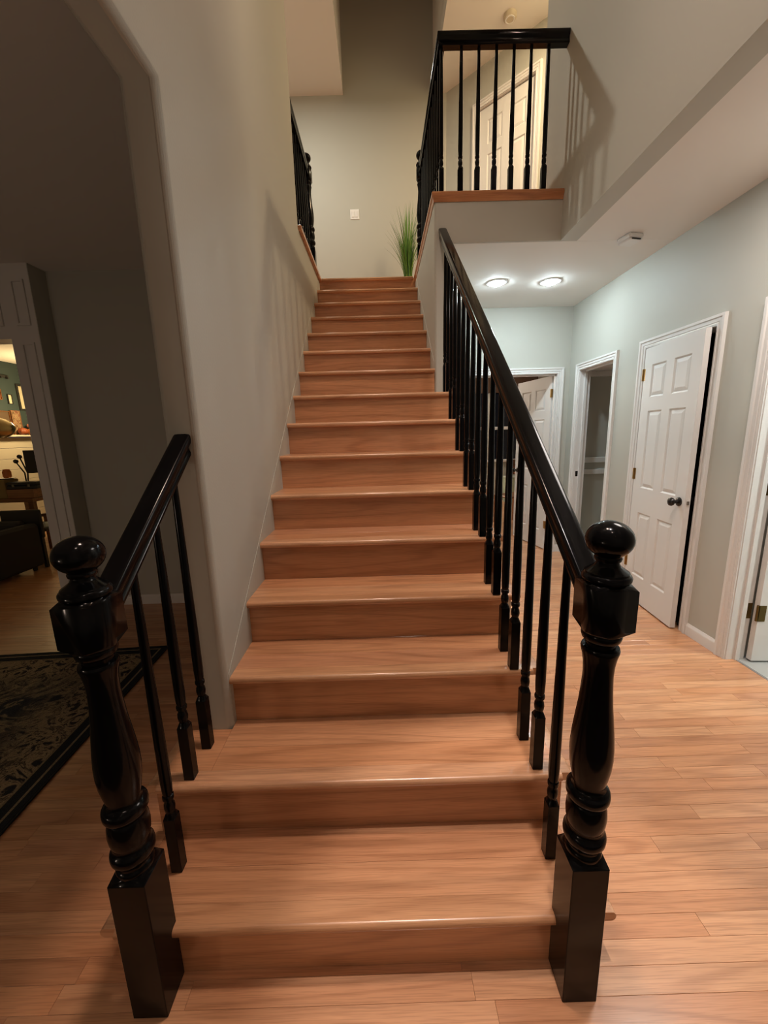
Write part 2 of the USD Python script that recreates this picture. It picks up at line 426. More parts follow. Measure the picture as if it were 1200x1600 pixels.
struct('wall_washroom', cat(cube(2.81, 5.3, 1.42, 1.50, 0, 2.6), cube(5.2, 5.3, -1.1, 1.5, 0, 2.6), cube(2.81, 5.3, -1.2, -1.1, 0, 2.6), cube(2.81, 5.3, -1.2, 1.5, 2.5, 2.6)), WALL)
ft = thing('floor_washroom', None, None, kind='structure')
for i in range(5):
    for j in range(6):
        x0, y0 = 2.768 + i * .305, 1.40 - (j + 1) * .305
        obj('tile', tm(bevel_box(x0, x0 + .300, y0, y0 + .300, -.014, .002, .0015)), TILE[(i * 2 + j * 3 + i * j) % 3], ft)
obj('grout', tm(cube(2.762, 5.3, -1.1, 1.42, -.05, -.002)), mat_plain('grout', (.35, .34, .33), .9), ft)

# ---- casings, jambs, baseboards
CAS = [(.0, .0), (.0, .010), (.012, .013), (.020, .008), (.024, .013), (.042, .015), (.048, .021), (.064, .021), (.066, .0)]


def casing(u0, u1, ztop, place, z0=0, prof=CAS, mirror=1):
    """door casing round an opening u0..u1: place(u, n, z) -> world, n is outward from the wall"""
    st = [(u0, z0, -1, 0), (u0, ztop, -1, 1), (u1, ztop, 1, 1), (u1, z0, 1, 0)]
    V = []
    for u, z, du, dz in st:
        for w, h in prof: V.append(place(u + du * w, h, z + dz * w))
    n = len(prof); F = []
    for i in range(3):
        for k in range(n):
            a, b = i * n + k, i * n + (k + 1) % n
            F += [(a, a + n, b), (b, a + n, b + n)]
    m = trimesh.Trimesh(np.array(V), np.array(F), process=False); m.fix_normals(); return m


def wall_x(u, n, z): return (HX - n, u, z)
def wall_y(u, n, z): return (u, 3.72 - n, z)
def wall_45(u, n, z): return tuple(np.array([*(A45 + d45 * u - np.array([.7071, .7071]) * n), FZ + z]))


def jamb_boxes(u0, u1, ztop, t=.012):
    return [(u0, u0 + t, 0, ztop), (u1 - t, u1, 0, ztop), (u0, u1, ztop - t, ztop)]


trims = []
for i, (a, b) in enumerate((D2, D3, D4)):
    t = thing(f'trim_{4 + i}', None, None, kind='structure')
    obj('casing', casing(a + .008, b - .008, DH - .008, wall_x), TRIM, t, smooth=20)
    obj('jamb', cat([cube(HX - .001, HX + .112, u, v, z0, z1) for u, v, z0, z1 in jamb_boxes(a, b, DH)]), TRIM, t)
    stops = [cube(HX + .048, HX + .075, a + .01, a + .024, 0, DH - .01), cube(HX + .048, HX + .075, b - .024, b - .01, 0, DH - .01), cube(HX + .048, HX + .075, a + .01, b - .01, DH - .026, DH - .01)]
    obj('door_stop', cat(stops), TRIM, t)
    trims.append(t)
obj('strike_plate', tm(bevel_box(HX + .018, HX + .045, D2[1] - .0125, D2[1] - .010, .925, .985, .0008)), KNOB, trims[0])
t = thing('trim_7', None, None, kind='structure')
obj('casing', casing(EX0 + .008, EX1 - .008, DH - .008, wall_y), TRIM, t, smooth=20)
obj('jamb', cat([cube(u, v, 3.719, 3.832, z0, z1) for u, v, z0, z1 in jamb_boxes(EX0, EX1, DH)]), TRIM, t)
obj('door_stop', cat(cube(EX1 - .024, EX1 - .01, 3.745, 3.775, 0, DH - .01), cube(EX0, EX1 - .01, 3.745, 3.775, DH - .026, DH - .01)), TRIM, t)
t = thing('trim_8', None, None, kind='structure')
obj('casing', casing(O45[0] + .008, O45[1] - .008, 2.042, wall_45), TRIM, t, smooth=20)
obj('jamb', cat([to45(cube(u, v, -.001, .102, z0, z1)) for u, v, z0, z1 in jamb_boxes(O45[0], O45[1], 2.05)]), TRIM, t)

BB = [(0, 0), (.013, 0), (.013, .06), (.010, .072), (.006, .078), (.004, .085), (0, .085)]


def base_run(a, b, nrm):
    a, b, nrm = np.array(a, float), np.array(b, float), np.array(nrm, float)
    V = [tuple(p + nrm * u) + (z,) for p in (a, b) for u, z in BB]; n = len(BB); F = []
    for k in range(n): F += [(k, k + n, (k + 1) % n), ((k + 1) % n, k + n, n + (k + 1) % n)]
    for k in range(1, n - 1): F += [(0, k, k + 1), (n, n + k + 1, n + k)]
    m = trimesh.Trimesh(np.array(V), np.array(F), process=False); m.fix_normals(); return m


cw = .058
struct('baseboard_right', cat(base_run((HX, D4[1] + cw), (HX, D3[0] - cw), (-1, 0)), base_run((HX, D3[1] + cw), (HX, D2[0] - cw), (-1, 0)), base_run((HX, D2[1] + cw), (HX, 3.72), (-1, 0)), base_run((HX, -2.4), (HX, D4[0] - cw), (-1, 0))), TRIM, smooth=20)
struct('baseboard_hall_end', cat(base_run((EX1 + cw, 3.72), (HX, 3.72), (0, -1)), base_run((W + .125, 3.72), (EX0 - cw, 3.72), (0, -1)), base_run((W + .125, 2.25), (W + .125, 3.72), (1, 0))), TRIM, smooth=20)
struct('baseboard_living', cat(base_run((-1.95, 2.52), (-.11, 2.52), (0, -1)), base_run((-1.95, 2.36), (-1.95, 2.52), (1, 0)), base_run((-.11, .49), (-.11, 2.52), (-1, 0))), TRIM, smooth=20)


# ---------------------------------------------------------------- doors
def panel_door(name, label, w, h, loc, rotz, knob=True, hinge_zs=(.30, 1.05, 1.83), hinge_mat=BRASS, knob_from_hinge=None, knob_faces=(1, -1), hinge_side=1, edge_plate=True):
    """six-panel door: local x from the hinge, front face at -y"""
    t = .035
    door = thing(name, label, None, loc, rotz, kind='structure')
    st, ms = .105, .09
    pw = (w - 2 * st - ms) / 2
    rowsz = [(.215, .745), (.945, 1.555), (1.655, 1.90)]
    sc = h / 2.03
    slab = cube(0, w, -t / 2, t / 2, 0, h)
    panels = []
    for a in (st, st + pw + ms):
        for z0, z1 in rowsz:
            z0, z1 = z0 * sc, z1 * sc
            for s in (-1, 1):
                def R(x0, x1, zz0, zz1, yy): return [(x, s * yy, z) for x in (x0, x1) for z in (zz0, zz1)]
                g = .012
                cut = Manifold.hull_points(np.array(R(a, a + pw, z0, z1, t / 2 + .001) + R(a + g, a + pw - g, z0 + g, z1 - g, t / 2 - .009)))
                slab = slab - cut
                e = g + .014
                panels.append((Manifold.hull_points(np.array(R(a + g, a + pw - g, z0 + g, z1 - g, t / 2 - .0095) + R(a + g + .004, a + pw - g - .004, z0 + g + .004, z1 - g - .004, t / 2 - .0088) + R(a + e + .012, a + pw - e - .012, z0 + e + .012, z1 - e - .012, t / 2 - .0015))), s))
    obj('slab', tm(slab), TRIM, door)
    for i in range(0, len(panels), 2):
        obj('panel', cat(panels[i][0], panels[i + 1][0]), TRIM, door)
    if knob:
        kx, kz = w - .06, .915 * sc
        prof = [(0, .0), (0, .031), (.006, .031), (.010, .024), (.014, .012), (.030, .011), (.036, .016), (.042, .026), (.052, .0295), (.062, .026), (.068, .015), (.070, 0)]
        for s in knob_faces:
            k = lathe(prof, 24)
            k.apply_transform(trimesh.transformations.rotation_matrix(s * math.pi / 2, [1, 0, 0])); k.apply_translation([kx, -s * t / 2, kz])
            obj('door_knob', k, KNOB, door, smooth=35)
        obj('latch_plate', tm(cube(w - .0005, w + .001, -.012, .012, kz - .028, kz + .028)), TRIM, door)
        obj('latch', tm(bevel_box(w, w + .009, -.007, .007, kz - .012, kz + .012, .002)), STEEL, door)
    for hz in hinge_zs:
        y = hinge_side * (-t / 2 - .004)
        hg = cat(trimesh.creation.cylinder(radius=.006, height=.09, sections=12).apply_translation([-.004, y, hz]),
                 cube(-.003, -.0008, min(y, 0), max(y, 0), hz - .045, hz + .045), cube(-.0008, .022, y + hinge_side * .0035 - .0008, y + hinge_side * .0035 + .0008, hz - .045, hz + .045),
                 cube(-.022, -.0032, y + hinge_side * .0035 - .0008, y + hinge_side * .0035 + .0008, hz - .045, hz + .045))
        obj('hinge', hg, hinge_mat, door, smooth=40)
    return door


# door 3: hinged on its far side, a little ajar into the hall. local +x runs from hinge towards the camera (-y), local -y must face -x (the hall)
w3 = D3[1] - D3[0] - .028
door3 = panel_door('door_1', 'white six panel hall closet door standing slightly ajar', w3, 2.025, (HX - .002 + .0175 - .004, D3[1] - .014, .012), -90 - 5.2)
# door at the hall end, hinged right, swung into the den
door_e = panel_door('door_2', 'white six panel door swung open into the den', .70, 2.02, (EX1 - .018, 3.80, .012), 102, hinge_side=-1)
# washroom door, hinged on the far jamb and opened into the washroom
door_w = panel_door('door_3', 'white door opened into the tiled washroom with dark brass hinges', .72, 2.02, (HX + .118, D4[1] - .038, .014), -3.5, hinge_side=-1, hinge_zs=(), knob_faces=(-1,))
DBR = mat_plain('dark_brass', (.16, .105, .035), .4, 1.0)
for hz in (.31, 1.07, 1.84):
    obj('hinge', cat(cube(-.046, -.004, -.0, .026, hz - .05, hz + .05) - cube(-.047, .1, -.1, .0235, 0, 3) if False else cube(-.05, -.006, .024, .0262, hz - .05, hz + .05), cube(.0, .038, -.0205, -.0172, hz - .05, hz + .05),
         trimesh.creation.cylinder(radius=.007, height=.1, sections=12).apply_translation([-.004, -.012, hz])), DBR, door_w, smooth=40)
# upper bedroom door in the angled wall
door_u = thing('door_4', 'closed white six panel bedroom door behind the balcony railing', None, (*(A45 + d45 * (O45[0] + .014) + .7071 * .045 * np.array([1, 1])), FZ + .01), -45, kind='structure')
tmp = panel_door('door_5', None, O45[1] - O45[0] - .028, 2.02, (0, 0, 0), 0, hinge_zs=())
for ch in tmp.GetChildren():
    Sdf.CopySpec(stage.GetRootLayer(), ch.GetPath(), stage.GetRootLayer(), Sdf.Path(str(door_u.GetPath()) + '/' + ch.GetName()))
stage.RemovePrim(tmp.GetPath())

# ================================================================ STAIRCASE
stairs = thing('staircase', 'honey oak staircase of sixteen steps rising to the upper landing', 'staircase')
TT = .028


def nose_section(yf, depth, zt, th=TT):
    r = th * .5; n = 7
    pts = [(yf + depth, zt - th)] + [(yf + depth, zt)]
    pts += [(yf + r * .9 - r * .9 * math.sin(a), zt - r + r * math.cos(a)) for a in np.linspace(0, math.pi, n * 2)]
    return pts[::-1]


def box_tread(x0, x1, yf, yb, zt, nd, k, extra=None):
    """board with front nosing strip as its child, glued up from strips"""
    cuts = [yf + nd, yf + nd + .095, yf + nd + .19]
    cuts = [c for c in cuts if c < yb - .03] + [yb]
    root = obj('tread', tm(bevel_box(x0, x1, cuts[0] + .0002, cuts[1] - .0002 if len(cuts) > 1 else yb, zt - TT, zt, .0006)), WOODS[(k * 5 + 1) % 6], stairs)
    for i in range(1, len(cuts) - 1):
        obj('board', tm(bevel_box(x0, x1, cuts[i] + .0002, cuts[i + 1] - .0002, zt - TT, zt, .0006)), WOODS[(k * 5 + 1 + 2 * i) % 6], root)
    obj('nosing', extrude_yz(nose_section(yf, nd - .0002, zt), x0, x1), NOSE[k % 3], root, smooth=40)
    for e in extra or []: obj('return_nosing', e, NOSE[(k + 1) % 3], root, smooth=40)
    return root


def side_nosing(xout, xin, yf, yb, zt):
    """rounded overhang along the open side of a tread"""
    r = TT * .5; s = 1 if xout > xin else -1
    pts = [(xin, zt - TT), (xin, zt)] + [(xout - s * r * .9 + s * r * .9 * math.sin(a), zt - r + r * math.cos(a)) for a in np.linspace(0, math.pi, 10)]
    if s > 0: pts = pts[::-1]
    return extrude_xz(pts, yf + .012, yb)


for k in range(1, 16):
    zt, yf = ZT[k], YN[k]; yb = YN[k + 1] + .028
    last = k >= 10
    x0 = -.150 if k <= 2 else .001
    x1 = W - .001 if last else 1.125
    ex = []
    yb_ = yb
    if not last:
        e = 1.160 if k > 2 else 1.172 if k == 1 else 1.164
        y_end = min(yb + .0, 2.195) if k == 9 else yb + .0
        ex.append(side_nosing(e, x1, yf, y_end, zt))
    if k <= 2:
        ex.append(side_nosing(-.192 if k == 1 else -.184, -.150, yf, yb if k == 1 else .467, zt))
    if k == 2:
        # the second tread stops at the wall end: its left ear is a separate board
        root = box_tread(.001, x1, yf, yb, zt, .062, k, ex)
        obj('board', tm(bevel_box(-.150, .0005, yf + .062, .4685, zt - TT, zt, .0006)), WOODS[5], root)
        obj('nosing', extrude_yz(nose_section(yf, .0618, zt), -.150, .0008), NOSE[k % 3], root, smooth=40)
    else:
        if k == 9: yb_ = yb
        box_tread(x0, x1 if k != 9 else 1.125, yf, yb_ if k != 9 else 2.221, zt, .062, k, ex)
for k in range(1, 17):
    yr = YN[k] + .027; z0 = 0 if k == 1 else ZT[k - 1]; z1 = ZT[k] - TT if k < 16 else FZ - TT
    a, b = (-.165, 1.135) if k <= 2 else (.001, W - .001 if k >= 10 else 1.108)
    obj('riser', tm(bevel_box(a, b, yr, yr + .018, z0 + .0002, z1 + .0002, .0008)), RISER[k % 3], stairs)
# closed sides
poly = [(YN[1] + .046, 0)]
for k in range(1, 10): poly += [(YN[k] + .046, ZT[k] - TT), (YN[k + 1] + .046, ZT[k] - TT)]
poly[-1] = (2.221, ZT[9] - TT); poly += [(2.221, 0)]
obj('stringer', extrude_yz(poly, 1.110, 1.130), TRIM, stairs)
pl = [(YN[1] + .046, 0), (YN[1] + .046, ZT[1] - TT), (YN[2] + .046, ZT[1] - TT), (YN[2] + .046, ZT[2] - TT), (.4685, ZT[2] - TT), (.4685, 0)]
obj('stringer', extrude_yz(pl, -.160, -.140), RISER[0], stairs)
# landing nosing at the top
obj('landing_nosing', extrude_yz(nose_section(YN[16], .09, FZ), .022, W - .024), NOSE[0], stairs, smooth=40)
# painted skirt boards along both walls, their top edge on the nosing line
for name, xa, xb, k0 in (('skirt_board', .0, .002, 3), ('skirt_board', W - .002, W, 10)):
    up = .014
    ya, yb = (.4905 if k0 == 3 else 2.243), 3.60
    def line(yy): return RISE * (yy / RUN + 1) + up
    pp = [(ya, line(ya) - .30 if k0 == 10 else ZT[2] + .0005), (ya, line(ya)), (yb, line(yb)), (yb, line(yb) - .3), (ya + .03, line(ya) - .30 + .02 if k0 == 10 else ZT[2] + .0005)]
    obj('skirt_board', extrude_yz(pp, xa, xb), WALL, stairs)

# oak caps along the landing edges
capL = obj('edge_cap', cat(bevel_box(-.125, .022, 2.585, 3.655, FZ - .045, FZ, .007)), CAPW, None); tag(capL, 'narrow oak edge cap along the left landing above the stairs', 'edge cap')
capsec = [(.0005, -.060), (.004, -.060), (.006, -.045), (.011, -.030), (.015, -.027), (.018, -.020), (.018, -.008), (.013, 0), (-.13, 0), (-.13, -.030), (.0005, -.030)]
capR = obj('edge_cap', sweep_section(capsec, [(W, 3.64, FZ), (W, 2.222, FZ), (1.879, 2.222, FZ)]), CAPW, None)
tag(capR, 'oak edge cap bordering the balcony floor at right of the stairs', 'edge cap')


# ================================================================ RAILINGS
def baluster(x, y, z0, ztop, slope=0., parent=None, seg=14, sq=.187, s=.0325):
    h = ztop - z0
    b = bevel_box(-s / 2, s / 2, -s / 2, s / 2, 0, sq, .0015)
    cap = Manifold.hull_points(np.array([(sx * s / 2 * .95, sy * s / 2 * .95, sq - .001) for sx in (-1, 1) for sy in (-1, 1)] + [(.0125 * math.cos(a), .0125 * math.sin(a), sq + .014) for a in np.linspace(0, 6.283, 13)]))
    t0 = sq + .012
    prof = [(t0 - .002, 0), (t0 - .002, .0125), (t0 + .006, .0115), (t0 + .010, .0140), (t0 + .022, .0155), (t0 + .034, .0140), (t0 + .038, .0115), (t0 + .046, .0115), (t0 + .048, .0150), (t0 + .054, .0158),
            (t0 + .060, .0150), (t0 + .062, .0125), (t0 + .072, .0140), (t0 + .10, .0152), (t0 + .22, .0150), (t0 + .45, .0125), (max(h - .02, t0 + .5), .0098), (h, .0095), (h, 0)]
    m = cat(b, cap, lathe(prof, seg)); m.apply_translation([x, y, z0])
    return obj('baluster', m, BLACK, parent, smooth=35)


def newel(parent, x, y, z0=0, dz=0., finial=True):
    """square base, turned vase, square block and a ball; dz stretches the base"""
    s = .044
    n = obj('newel_post', None or cat(bevel_box(-s, s, -s, s, 0, .418 + dz, .002),
        Manifold.hull_points(np.array([(sx * (s - .001), sy * (s - .001), .4175 + dz) for sx in (-1, 1) for sy in (-1, 1)] + [(.040 * math.cos(a), .040 * math.sin(a), .432 + dz) for a in np.linspace(0, 6.283, 25)])),
        lathe([(z + dz, r) for z, r in [(.43, 0), (.43, .0405), (.436, .0415), (.442, .0395), (.446, .036), (.452, .0355), (.458, .0385), (.463, .044), (.470, .0472), (.478, .048), (.486, .0472), (.492, .044), (.496, .0405), (.503, .0390), (.508, .0405), (.522, .0438), (.540, .0452), (.558, .0438), (.571, .0405), (.575, .0385), (.580, .0405),
               (.584, .045), (.590, .0475), (.598, .0482), (.606, .0472), (.612, .044), (.616, .038), (.622, .0355), (.630, .0362), (.648, .0400), (.672, .0440), (.700, .0460), (.725, .0456), (.755, .0435), (.79, .0398), (.83, .0352), (.87, .0322), (.905, .0305), (.930, .0318), (.950, .0350), (.962, .0382), (.968, .0388), (.973, .0372), (.9735, .0300), (.984, .0300), (.986, .0335), (.992, .0385), (1.000, .0405), (1.006, .0400), (1.010, .0380), (1.016, 0)]], 40),
        Manifold.hull_points(np.array([(sx * s, sy * s, z + dz) for sx in (-1, 1) for sy in (-1, 1) for z in (1.024, 1.112)] + [(.040 * math.cos(a), .040 * math.sin(a), z + dz) for a in np.linspace(0, 6.283, 25) for z in (1.0075, 1.1255)]))).apply_translation([x, y, z0]), BLACK, parent, smooth=32)
    fin = lathe([(z + dz, r) for z, r in [(1.124, 0), (1.124, .044), (1.128, .0475), (1.134, .048), (1.138, .046), (1.140, .0435), (1.144, .0425), (1.150, .034), (1.156, .0262), (1.161, .0225), (1.166, .0220), (1.168, .0255), (1.173, .0268), (1.177, .0255)] +
                 [(1.212 - .0395 * math.cos(a), .0463 * math.sin(a)) for a in np.linspace(.62, math.pi, 18)]], 40)
    fin.apply_translation([x, y, z0])
    obj('ball_finial', fin, BLACK, n, smooth=32)
    return n


RAILSEC = [(-.020, -.070), (.020, -.070), (.0235, -.066), (.0235, -.058), (.020, -.052), (.0190, -.044), (.0215, -.036), (.0265, -.030), (.0280, -.024), (.0280, -.010), (.0262, -.0045), (.0225, -.0015), (.012, 0), (-.012, 0),
           (-.0225, -.0015), (-.0262, -.0045), (-.0280, -.010), (-.0280, -.024), (-.0265, -.030), (-.0215, -.036), (-.0190, -.044), (-.020, -.052), (-.0235, -.058), (-.0235, -.066)]


def rail_z(y): return 1.090 + .7803 * y


RX, LX, NY = 1.055, -.052, -.036
rr = thing('stair_railing', 'long black railing on the right of the stairs with ball-topped newel post', 'railing')
newel(rr, 1.051, NY)
obj('handrail', sweep_section(RAILSEC, [(RX, .004, rail_z(.004)), (RX, 2.221, rail_z(2.221))]), BLACK, rr, smooth=35)
BY = [.142 + .12175 * i for i in range(17)]
for i, yb in enumerate(BY):
    k = 1
    for j in range(1, 10):
        if YN[j] + .018 < yb: k = j
    baluster(RX, yb, ZT[k], rail_z(yb) - .064, parent=rr)
lr = thing('stair_railing', 'short black railing at left of the bottom steps with ball-topped newel post', 'railing')
newel(lr, -.041, -.039)
obj('handrail', sweep_section(RAILSEC, [(LX, .004, rail_z(.004)), (LX, .4685, rail_z(.4685))]), BLACK, lr, smooth=35)
for yb, k in ((.137, 1), (.264, 2), (.390, 2)):
    baluster(-.055, yb, ZT[k], rail_z(yb) - .064, parent=lr)

BR = thing('balcony_railing', 'black balcony railing turning a corner above the stairs', 'railing')
BZ = 3.968
newel(BR, 1.052, 3.56, FZ, -.19)
obj('handrail', sweep_section([(a, b * 1.12) for a, b in RAILSEC], [(1.052, 3.52, BZ), (1.052, 2.272, BZ), (1.879, 2.272, BZ)]), BLACK, BR, smooth=35)
for xb in (1.183, 1.298, 1.413, 1.528, 1.641, 1.755): baluster(xb, 2.272, FZ, BZ - .07, parent=BR, seg=10, sq=.165)
for i in range(11): baluster(1.052, 2.272 + .114 * i, FZ, BZ - .07, parent=BR, seg=10, sq=.165)
BL = thing('balcony_railing', 'black landing railing beyond the left stair wall, ending in a ball newel', 'railing')
newel(BL, -.055, 3.56, FZ, -.19)
obj('handrail', sweep_section([(a, b * 1.12) for a, b in RAILSEC], [(-.055, 3.52, BZ), (-.055, 2.552, BZ)]), BLACK, BL, smooth=35)
for i in range(8): baluster(-.055, 2.64 + .112 * i, FZ, BZ - .07, parent=BL, seg=10, sq=.165)

# ================================================================ FITTINGS
def downlight(x, y, label):
    d = thing('recessed_light', label, 'ceiling light', (x, y, HZ), group='recessed lights in the hall ceiling')
    obj('trim_ring', lathe([(0, .062), (-.006, .064), (-.007, .085), (-.003, .092), (0, .092)], 40), WHITEP, d, smooth=40)
    obj('lens', lathe([(-.028, 0), (-.027, .018), (-.0235, .036), (-.016, .052), (-.0065, .0620), (-.002, .0635)], 40), LENS, d, smooth=40)


downlight(1.655, 2.99, 'round glowing recessed ceiling light nearer the handrail')
downlight(2.137, 2.995, 'round glowing recessed ceiling light nearer the right hall wall')
det = thing('smoke_detector', 'square white smoke detector on the hall ceiling', 'smoke detector', (2.345, 2.19, HZ), 12)
obj('body', tm(bevel_box(-.060, .060, -.060, .060, -.030, 0, .010)), WHITEP, det)
obj('cover', tm(bevel_box(-.055, .055, -.055, .055, -.044, -.0295, .008)), WHITEP, det)
obj('vent_slot', tm(bevel_box(-.035, .035, -.0565, -.05, -.041, -.033, .001)), SLOT, det)
det2 = thing('smoke_detector', 'round smoke detector on the upper hall ceiling', 'smoke detector', (1.99, 3.95, TZ))
obj('body', lathe([(0, .066), (-.022, .064), (-.034, .054), (-.036, .030), (-.036, 0)], 32), mat_plain('cream_plastic', (.62, .55, .42), .5), det2, smooth=35)
obj('vent_ring', lathe([(-.030, .048), (-.040, .046), (-.040, .036), (-.030, .034)], 32), WHITEP, det2, smooth=35)
sw = thing('light_switch', 'white two gang rocker switch plate on the landing back wall', 'light switch', (.34, 4.84, 4.195))
obj('plate', tm(bevel_box(-.058, .058, -.007, 0, -.058, .058, .003)), WHITEP, sw)
for s in (-1, 1): obj('rocker', tm(bevel_box(s * .023 - .0165, s * .023 + .0165, -.012, -.006, -.033, .033, .002)), WHITEP, sw)

# potted ornamental grass on the landing
pg = thing('potted_grass', 'tall green ornamental grass in a small pot on the landing', 'potted plant', (.98, 4.42, FZ - .01))
POT = mat_plain('pot_dark', (.03, .03, .03), .5)
obj('pot', lathe([(0, 0), (0, .075), (.20, .10), (.215, .10), (.215, .085), (.19, .08), (.19, 0)], 28), POT, pg, smooth=35)
obj('soil', lathe([(.185, 0), (.195, .05), (.192, .079)], 20), SLOT, pg)
gr = random.Random(3)
BL_ = [[] for _ in range(4)]
for i in range(230):
    a = gr.uniform(0, 2 * math.pi); lean = gr.random() ** 1.4 * .26 + .01; h = gr.uniform(.45, .92) * (1 - .25 * lean); w0 = gr.uniform(.003, .0055); r0 = gr.uniform(0, .045)
    d = np.array([math.cos(a), math.sin(a), 0]); s = np.array([-math.sin(a), math.cos(a), 0])
    base = d * r0 + np.array([0, 0, .19]); V = []
    N = 6
    for j in range(N + 1):
        q = j / N; c = base + d * (lean * q ** 1.9) + np.array([0, 0, h * (q - .10 * q ** 3 * lean * 4)])
        ww = w0 * (1 - q ** 2.2) + .0003
        V += [c - s * ww, c + s * ww, c + d * ww * .5]
    F = []
    for j in range(N):
        for p, q in ((0, 2), (2, 1), (1, 0)):
            F += [(3 * j + p, 3 * j + q, 3 * j + 3 + p), (3 * j + q, 3 * j + 3 + q, 3 * j + 3 + p)]
    BL_[gr.choice([0, 0, 1, 1, 2, 3])].append(trimesh.Trimesh(np.array(V), np.array(F), process=False))
for k, ms in enumerate(BL_):
    tag(obj('grass_blades', cat(ms), GREEN[k], pg), None, kind='stuff')

# ================================================================ RUG
def mat_rug():
    n = {"tc": ("texture_coordinate", {}), "sep": ("separate_xyz", {}),
         "ax": ("math", {"math_type": "absolute"}), "ay": ("math", {"math_type": "absolute"}),
         "ex": ("math", {"math_type": "subtract", "value1": 1.15}), "ey": ("math", {"math_type": "subtract", "value1": 1.15}),
         "e": ("math", {"math_type": "minimum"}),
         "m": ("mapping", {"scale": (1, 1, 1)}),
         "n1": ("noise_texture", {"scale": 3.4, "detail": 5.0, "roughness": .6, "distortion": 1.8}),
         "n2": ("noise_texture", {"scale": 9.0, "detail": 4.0, "roughness": .6, "distortion": 2.4}),
         "n3": ("noise_texture", {"scale": 240., "detail": 2.0}),
         "r1": ("rgb_ramp", {"ramp": [(.34, (0.023, 0.029, 0.043)), (.47, (0.038, 0.046, 0.058)), (.52, (0.319, 0.246, 0.152)), (.56, (0.109, 0.104, 0.084)), (.62, (0.023, 0.029, 0.041)), (.72, (0.290, 0.246, 0.152))]}),
         "r2": ("rgb_ramp", {"ramp": [(.40, (0.026, 0.029, 0.035)), (.47, (0.319, 0.246, 0.160)), (.56, (0.362, 0.283, 0.174)), (.60, (0.029, 0.032, 0.038)), (.66, (0.261, 0.203, 0.131))]}),
         "f": ("map_range", {"from_min": .22, "from_max": .52, "to_min": 0., "to_max": 1., "clamp": True}),
         "mx": ("mix", {"mix_type": "mix"}),
         "rb": ("rgb_ramp", {"interpolate": False, "ramp": [(0, (0.023, 0.028, 0.035)), (.030 / .5, (0.275, 0.217, 0.138)), (.042 / .5, (0.023, 0.028, 0.035)), (.085 / .5, (0.246, 0.196, 0.123)), (.097 / .5, (1, 1, 1)), (.26 / .5, (1, 1, 1))]}),
         "es": ("math", {"math_type": "multiply", "value2": 2.0}),
         "lt": ("math", {"math_type": "less_than", "value2": .097}),
         "mb": ("mix", {"mix_type": "mix"}),
         "r3": ("rgb_ramp", {"ramp": [(.3, (.6, .6, .6)), (.7, (1.25, 1.25, 1.25))]}),
         "mm": ("mix", {"mix_type": "multiply", "fac": 1.0}),
         "b": ("bump", {"strength": .5, "distance": .004}),
         "p": ("principled_bsdf", {"roughness": .95, "specular_ior_level": .1})}
    l = [("tc.object", "sep.vector"), ("sep.x", "ax.value1"), ("sep.y", "ay.value1"), ("ax.value", "ex.value2"), ("ay.value", "ey.value2"), ("ex.value", "e.value1"), ("ey.value", "e.value2"),
         ("tc.object", "n1.vector"), ("tc.object", "n2.vector"), ("tc.object", "n3.vector"), ("n1.fac", "r1.fac"), ("n2.fac", "r2.fac"),
         ("e.value", "f.value"), ("f.result", "mx.fac"), ("r2.color", "mx.color1"), ("r1.color", "mx.color2"),
         ("e.value", "es.value1"), ("es.value", "rb.fac"), ("e.value", "lt.value1"), ("lt.value", "mb.fac"), ("mx.color", "mb.color1"), ("rb.color", "mb.color2"),
         ("n3.fac", "r3.fac"), ("mb.color", "mm.color1"), ("r3.color", "mm.color2"), ("mm.color", "p.base_color"), ("n3.fac", "b.height"), ("b.normal", "p.normal")]
    return usdkit.material(stage, f'{LK}/rug_weave', n, l, surface="p.BSDF")


rug = thing('area_rug', 'dark navy and tan distressed patterned area rug on the living room floor', 'rug', (-2.045, .535, 0), 3.2)
obj('pile', tm(bevel_box(-1.15, 1.15, -1.15, 1.15, .0005, .010, .003)), mat_rug(), rug)
BIND = mat_plain('rug_binding', (.010, .011, .014), .9)
obj('bound_edge', tm(bevel_box(-1.158, 1.158, -1.158, 1.158, .0004, .009, .003) - cube(-1.149, 1.149, -1.149, 1.149, -1, 1)), BIND, rug)

# ================================================================ DINING ROOM THINGS (seen through the panelled opening)
SOFA = mat_paint('charcoal_fabric', (.042, .040, .042), .9, .5, 500, .2)
so = thing('sofa', 'low charcoal sofa seen through the panelled opening', 'sofa', (-3.37, 3.0, 0))
obj('side', tm(bevel_box(-.14, 0, -.55, .64, .05, .545, .03)), SOFA, so, smooth=40)
obj('seat', tm(bevel_box(-.85, -.14, -.55, .64, .07, .38, .03)), SOFA, so, smooth=40)
obj('back', tm(bevel_box(-.85, -.14, .50, .64, .30, .58, .03)), SOFA, so, smooth=40)
for yy in (-.45, .55): obj('foot', lathe([(0, 0), (0, .018), (.06, .026), (.06, 0)], 12, (-.07, yy, 0)), SLOT, so)
TWOOD = mat_wood('table_wood', (.14, .055, .018), 50)
dt = thing('dining_table', 'dark wood dining table cluttered with boxes beyond the opening', 'table', (-4.35, 4.45, 0))
obj('tabletop', tm(bevel_box(-.65, .52, -.32, .9, .715, .755, .004)), TWOOD, dt)
for sx in (-.58, .45):
    for sy in (-.25, .82): obj('leg', tm(bevel_box(sx - .03, sx + .03, sy - .03, sy + .03, 0, .715, .003)), TWOOD, dt)
